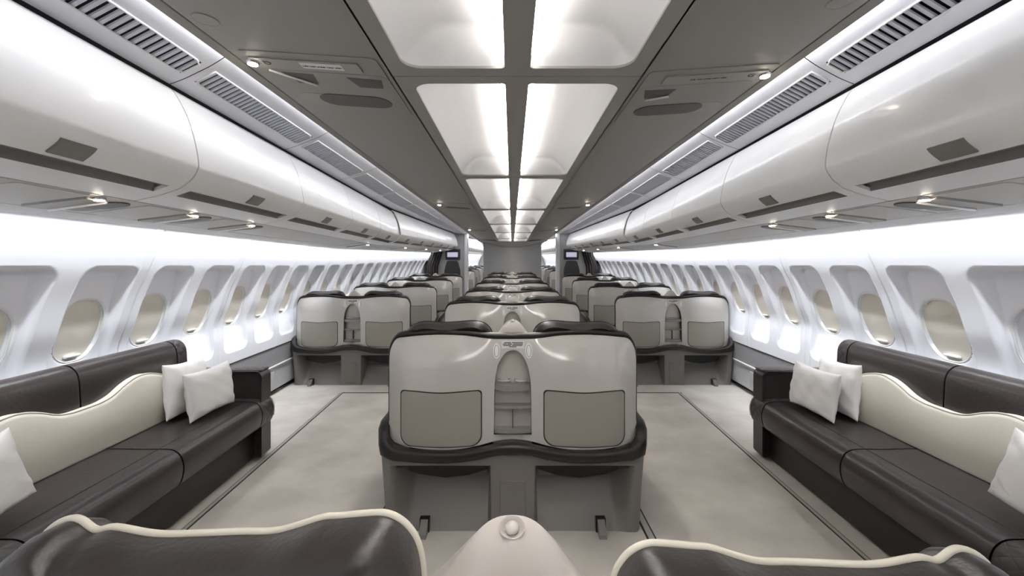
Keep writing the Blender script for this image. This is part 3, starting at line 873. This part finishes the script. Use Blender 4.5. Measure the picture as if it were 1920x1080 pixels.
OR_ = [5.73, 7.80, 9.90, 11.95, 16.0, 18.1, 20.2, 22.3]
for s in (-1, 1):
    for i, d in enumerate(OR_):
        o = dup(st)
        w = ['first row, standing past the sofa', 'second row', 'third row', 'fourth row',
             'first row past the partition', 'second row past the partition', 'third row past the partition', 'fourth row past the partition'][i]
        place_seat(o, s*(2.012 if s < 0 else 2.030), d, 'grey window-side double seat, %s side, %s' % (SN[s], w), 'window seat pairs on the %s' % SN[s])

# ------------------------------------------------------------------ sofas (local: u outboard, v along the cabin, z up)
def extr(prof, v0, v1, bev_n=4, r=.03):
    """profile in (u, z) extruded along v with rounded ends"""
    cu = sum(p[0] for p in prof)/len(prof); cz = sum(p[1] for p in prof)/len(prof); rings = []
    def ring(v, ins):
        out = []
        for p in prof:
            q = Vector((cu-p[0], cz-p[1])); L = q.length; q = q/L*min(ins, L*.5); out.append((p[0]+q.x, v, p[1]+q.y))
        return out
    for k in range(bev_n+1):
        a = math.pi/2*k/bev_n; rings.append(ring(v0+r*(1-math.sin(a)), r*(1-math.cos(a)) if False else r*(1-math.sin(a)) if False else r*(1-math.cos(math.pi/2-a))))
    for q in np.linspace(.1, .9, 7): rings.append(ring(v0+r+(v1-v0-2*r)*q, 0))
    for k in range(bev_n+1):
        a = math.pi/2*k/bev_n; rings.append(ring(v1-r+r*math.sin(a), r*(1-math.cos(a))))
    return edge_split(loft(rings), 55)
def wavefn(v):
    c = abs(v-2.44)
    return cr([0, .10, .17, .25, .32, .40, .50, .60, .75, .95], [.742, .745, .760, .795, .818, .826, .806, .770, .742, .742])(c)
def make_sofa():
    r = empty('sofa')
    seatp = spline([(1.775, .262), (1.733, .270), (1.712, .310), (1.704, .375), (1.720, .432), (1.752, .463), (1.800, .474), (1.92, .476), (2.10, .482), (2.26, .486)], 4)
    seatp = seatp+[(2.26, .30), (2.2, .262)]
    link('seat_cushion', extr(seatp, 2.552, 3.440, r=.012), m_sofa, r); link('seat_cushion', extr(seatp, 1.71, 2.548, r=.012), m_sofa, r)
    link('quilted_end', extr(seatp, 3.442, 3.640, r=.018), m_quilt, r); link('quilted_end', extr(seatp, 1.30, 1.708, r=.012), m_quilt, r)
    link('end_piping', tube([(p[0]-.003, 3.622, p[1]+.003) for p in seatp if p[1] > .30 and p[0] < 1.80], .005, 6), m_pipe, r)
    link('seat_seam', tube([(1.84, 1.72, .4755), (1.84, 2.55, .4755), (1.84, 3.43, .4755)], .0022, 6), m_trim, r)
    backp = spline([(2.170, .44), (2.168, .60), (2.172, .80), (2.180, .895), (2.200, .940), (2.235, .964), (2.285, .962), (2.325, .93), (2.345, .88)], 4)+[(2.36, .60), (2.34, .44)]
    link('back_cushion', extr(backp, 2.452, 3.215, r=.012), m_sofa, r); link('back_cushion', extr(backp, 1.80, 2.448, r=.012), m_sofa, r)
    link('quilted_end', extr(backp, 3.218, 3.335, r=.03), m_quilt, r); link('quilted_end', extr(backp, 1.62, 1.797, r=.03), m_quilt, r)
    # cream wave panel lying against the back
    vs2 = list(np.linspace(1.62, 3.28, 84)); rings = []
    for v in vs2:
        zt_ = wavefn(v)
        rings.append([(2.172, v, .484), (2.118, v, .484), (2.108, v, .50), (2.112, v, .60), (2.120, v, zt_-.02), (2.128, v, zt_-.006), (2.138, v, zt_), (2.172, v, zt_)])
    link('cream_panel', edge_split(loft(rings), 50), m_cream, r)
    link('panel_piping', tube([(2.134, v, wavefn(v)) for v in vs2], .005, 6), m_pipe, r)
    armp = rrect(1.735, 2.31, .03, .688, (.02, .02, .03, .05), 5)
    link('arm', extr(armp, 3.49, 3.655, r=.025), m_sofa, r); link('arm', extr(armp, 1.29, 1.45, r=.025), m_sofa, r)
    link('arm_top_quilt', box(1.745, 2.29, 3.51, 3.635, .68, .694, .006), m_quilt, r)
    link('base', box(1.805, 2.30, 1.40, 3.52, .018, .30, .008), m_sofabase, r)
    for (u, v) in ((1.90, 1.6), (1.90, 3.45), (2.2, 1.6), (2.2, 3.45)):
        link('foot', box(u-.03, u+.03, v-.03, v+.03, 0, .035), m_black, r, smooth=False)
    return r
sofa = make_sofa()
for s, o in ((-1, sofa), (1, dup(sofa))):
    o.rotation_euler = (0, 0, -s*TH); o.scale = (s, 1, 1)
    o.location = (0, s*0+.105, 0)
    thing(o, 'dark brown leather sofa with cream wave panel along the %s windows' % SN[s], 'sofa', 'facing lounge sofas')
def pillow_mesh(w, h, t, seed):
    rnd = random.Random(seed); ph = [rnd.uniform(0, 6) for _ in range(6)]
    n = 28
    def P(a, b, sgn):
        ea, eb = abs(a), abs(b)
        x = a*w/2*(1-.09*(1-eb**2)**1.0*ea**4); z = b*h/2*(1-.10*(1-ea**2)*eb**4)
        th = t/2*((1-ea**3.2)*(1-eb**3.2))**.55
        wr = .006*math.sin(9*a+ph[0]+3*b)*math.sin(7*b+ph[1])+.004*math.sin(17*b+ph[2]+4*a)*eb*ea
        return Vector((x, sgn*(th+wr*min(1, th/(.3*t)) if th > 0 else 0), z))
    us = [math.sin(q*math.pi/2) for q in np.linspace(-1, 1, n)]
    a = grid(us, us, lambda u, v: P(u, v, -1)); b = grid(us, us, lambda u, v: P(u, v, 1))
    bm = bmesh.new(); bm.from_mesh(a); bm.from_mesh(b); bmesh.ops.remove_doubles(bm, verts=bm.verts, dist=.0008); bmesh.ops.recalc_face_normals(bm, faces=bm.faces)
    me = bpy.data.meshes.new('m'); bm.to_mesh(me); bm.free(); return me
def place_pillow(seed, w, h, t, loc, wdir, lean, roll, label):
    """wdir: horizontal direction of the pillow's width; lean: radians the top leans away from its face"""
    o = link('throw_pillow', pillow_mesh(w, h, t, seed), m_pillow)
    X = Vector((wdir[0], wdir[1], 0)).normalized(); Nn = Vector((0, 0, 1)).cross(X)       # back side direction
    Z = (Vector((0, 0, 1))*math.cos(lean)+Nn*math.sin(lean)).normalized(); Y = Z.cross(X)
    m = Matrix((X, Y, Z)).transposed().to_4x4() @ Matrix.Rotation(roll, 4, 'Y'); m.translation = loc
    o.matrix_world = m
    thing(o, label, 'pillow', 'white pillows on the sofas')
for s in (-1, 1):
    wd = (0, 1) if s < 0 else (0, -1)          # so that the back side is outboard
    place_pillow(1+s, .47, .315, .13, (s*2.085, 3.17, .640), wd, .15, 0.0, 'white pillow lying front of two at the far end of the %s sofa' % SN[s])
    place_pillow(5+s, .39, .36, .12, (s*2.225, 3.13, .672), wd, .10, -.03*s, 'white pillow tucked behind another at the far end of the %s sofa' % SN[s])
    place_pillow(9+s, .42, .31, .13, (s*2.045, 1.72, .638), wd, .15, .22*s, 'white pillow alone at the near end of the %s sofa' % SN[s])

# ------------------------------------------------------------------ partitions, bulkhead, monitors, jump seats, curtains
PD = 14.4
zf = sz(PD)
for s in (-1, 1):
    a, b = sorted((s*1.50, s*2.80))
    struct(link('partition_%s' % SN[s], box(a, b, PD, PD+.05, 0, 2.6), m_part, smooth=False))
    a, b = sorted((s*1.385, s*1.50))
    po = link('partition_post', box(a, b, PD-.06, PD+.25, 0, 2.68, .02), m_post); struct(po)
    # monitor
    mo = empty('wall_monitor', (s*1.855, PD, 1.835))
    link('housing', box(-.235, .235, -.08, .0, -.165, .165, .02), m_psud, mo)
    link('bezel', box(-.205, .205, -.088, -.07, -.14, .14, .006), m_black, mo)
    link('screen', box(-.165, .165, -.092, -.085, -.085, .065), m_screen, mo, smooth=False)
    thing(mo, 'small wall monitor with lit screen on the %s partition' % SN[s], 'monitor', 'monitors on the partitions')
    js = empty('jump_seat', (s*1.86, PD-.02, zf))
    jb = spline([(-.24, .72), (-.245, 1.06), (-.235, 1.20), (-.20, 1.33), (-.165, 1.44), (-.12, 1.472), (0, 1.478)], 5); jb = jb+[(-p[0], p[1]) for p in jb[::-1][1:]]
    link('backrest', prism(jb, -.12, -.01, 'y'), m_black if False else m_curtain2 if False else M('jump_seat_charcoal', (52, 54, 54), .7), js, smooth=False)
    link('seat', box(-.22, .22, -.30, -.02, .45, .56, .03), m_black, js)
    link('pedestal', box(-.18, .18, -.20, 0, 0, .47), m_psud, js, smooth=False)
    thing(js, 'charcoal jump seat below the monitor on the %s partition' % SN[s], 'jump seat', 'jump seats on the partitions')
    # pleated curtain by the wall
    pts = []
    for q in np.linspace(0, 1, 61): pts.append((2.30+.44*q-.18*0, .035*math.sin(q*math.pi*12)))
    V = []
    for (x, y) in pts:
        V.append((s*(x+.02), PD-.10+y, zf+.02)); V.append((s*x, PD-.10+y, zf+H-.2)); V.append((s*(x-.14), PD-.10+y, zf+H+.27))
    Fs = [(i*3+j, i*3+j+1, i*3+j+4, i*3+j+3) for i in range(60) for j in range(2)]
    cu = link('partition_curtain', pymesh(V, Fs), m_curtain)
    thing(cu, 'dark grey pleated curtain drawn between the %s wall and partition' % SN[s], 'curtain', 'curtains at the partitions')
struct(link('bulkhead_wall', box(-1.085, 1.11, 17.4, 17.5, 0, 2.55), m_bulk, smooth=False))
struct(link('bulkhead_wall_trim', box(-1.10, 1.125, 17.39, 17.41, 2.17, 2.19), m_bulk, smooth=False))
struct(link('wall_forward_end', box(-3.3, 3.3, 40, 40.1, 0, 3.4), m_wall, smooth=False))
struct(link('wall_rear', box(-3.0, 3.0, -5.15, -5.05, 0, 2.6), m_wall, smooth=False))
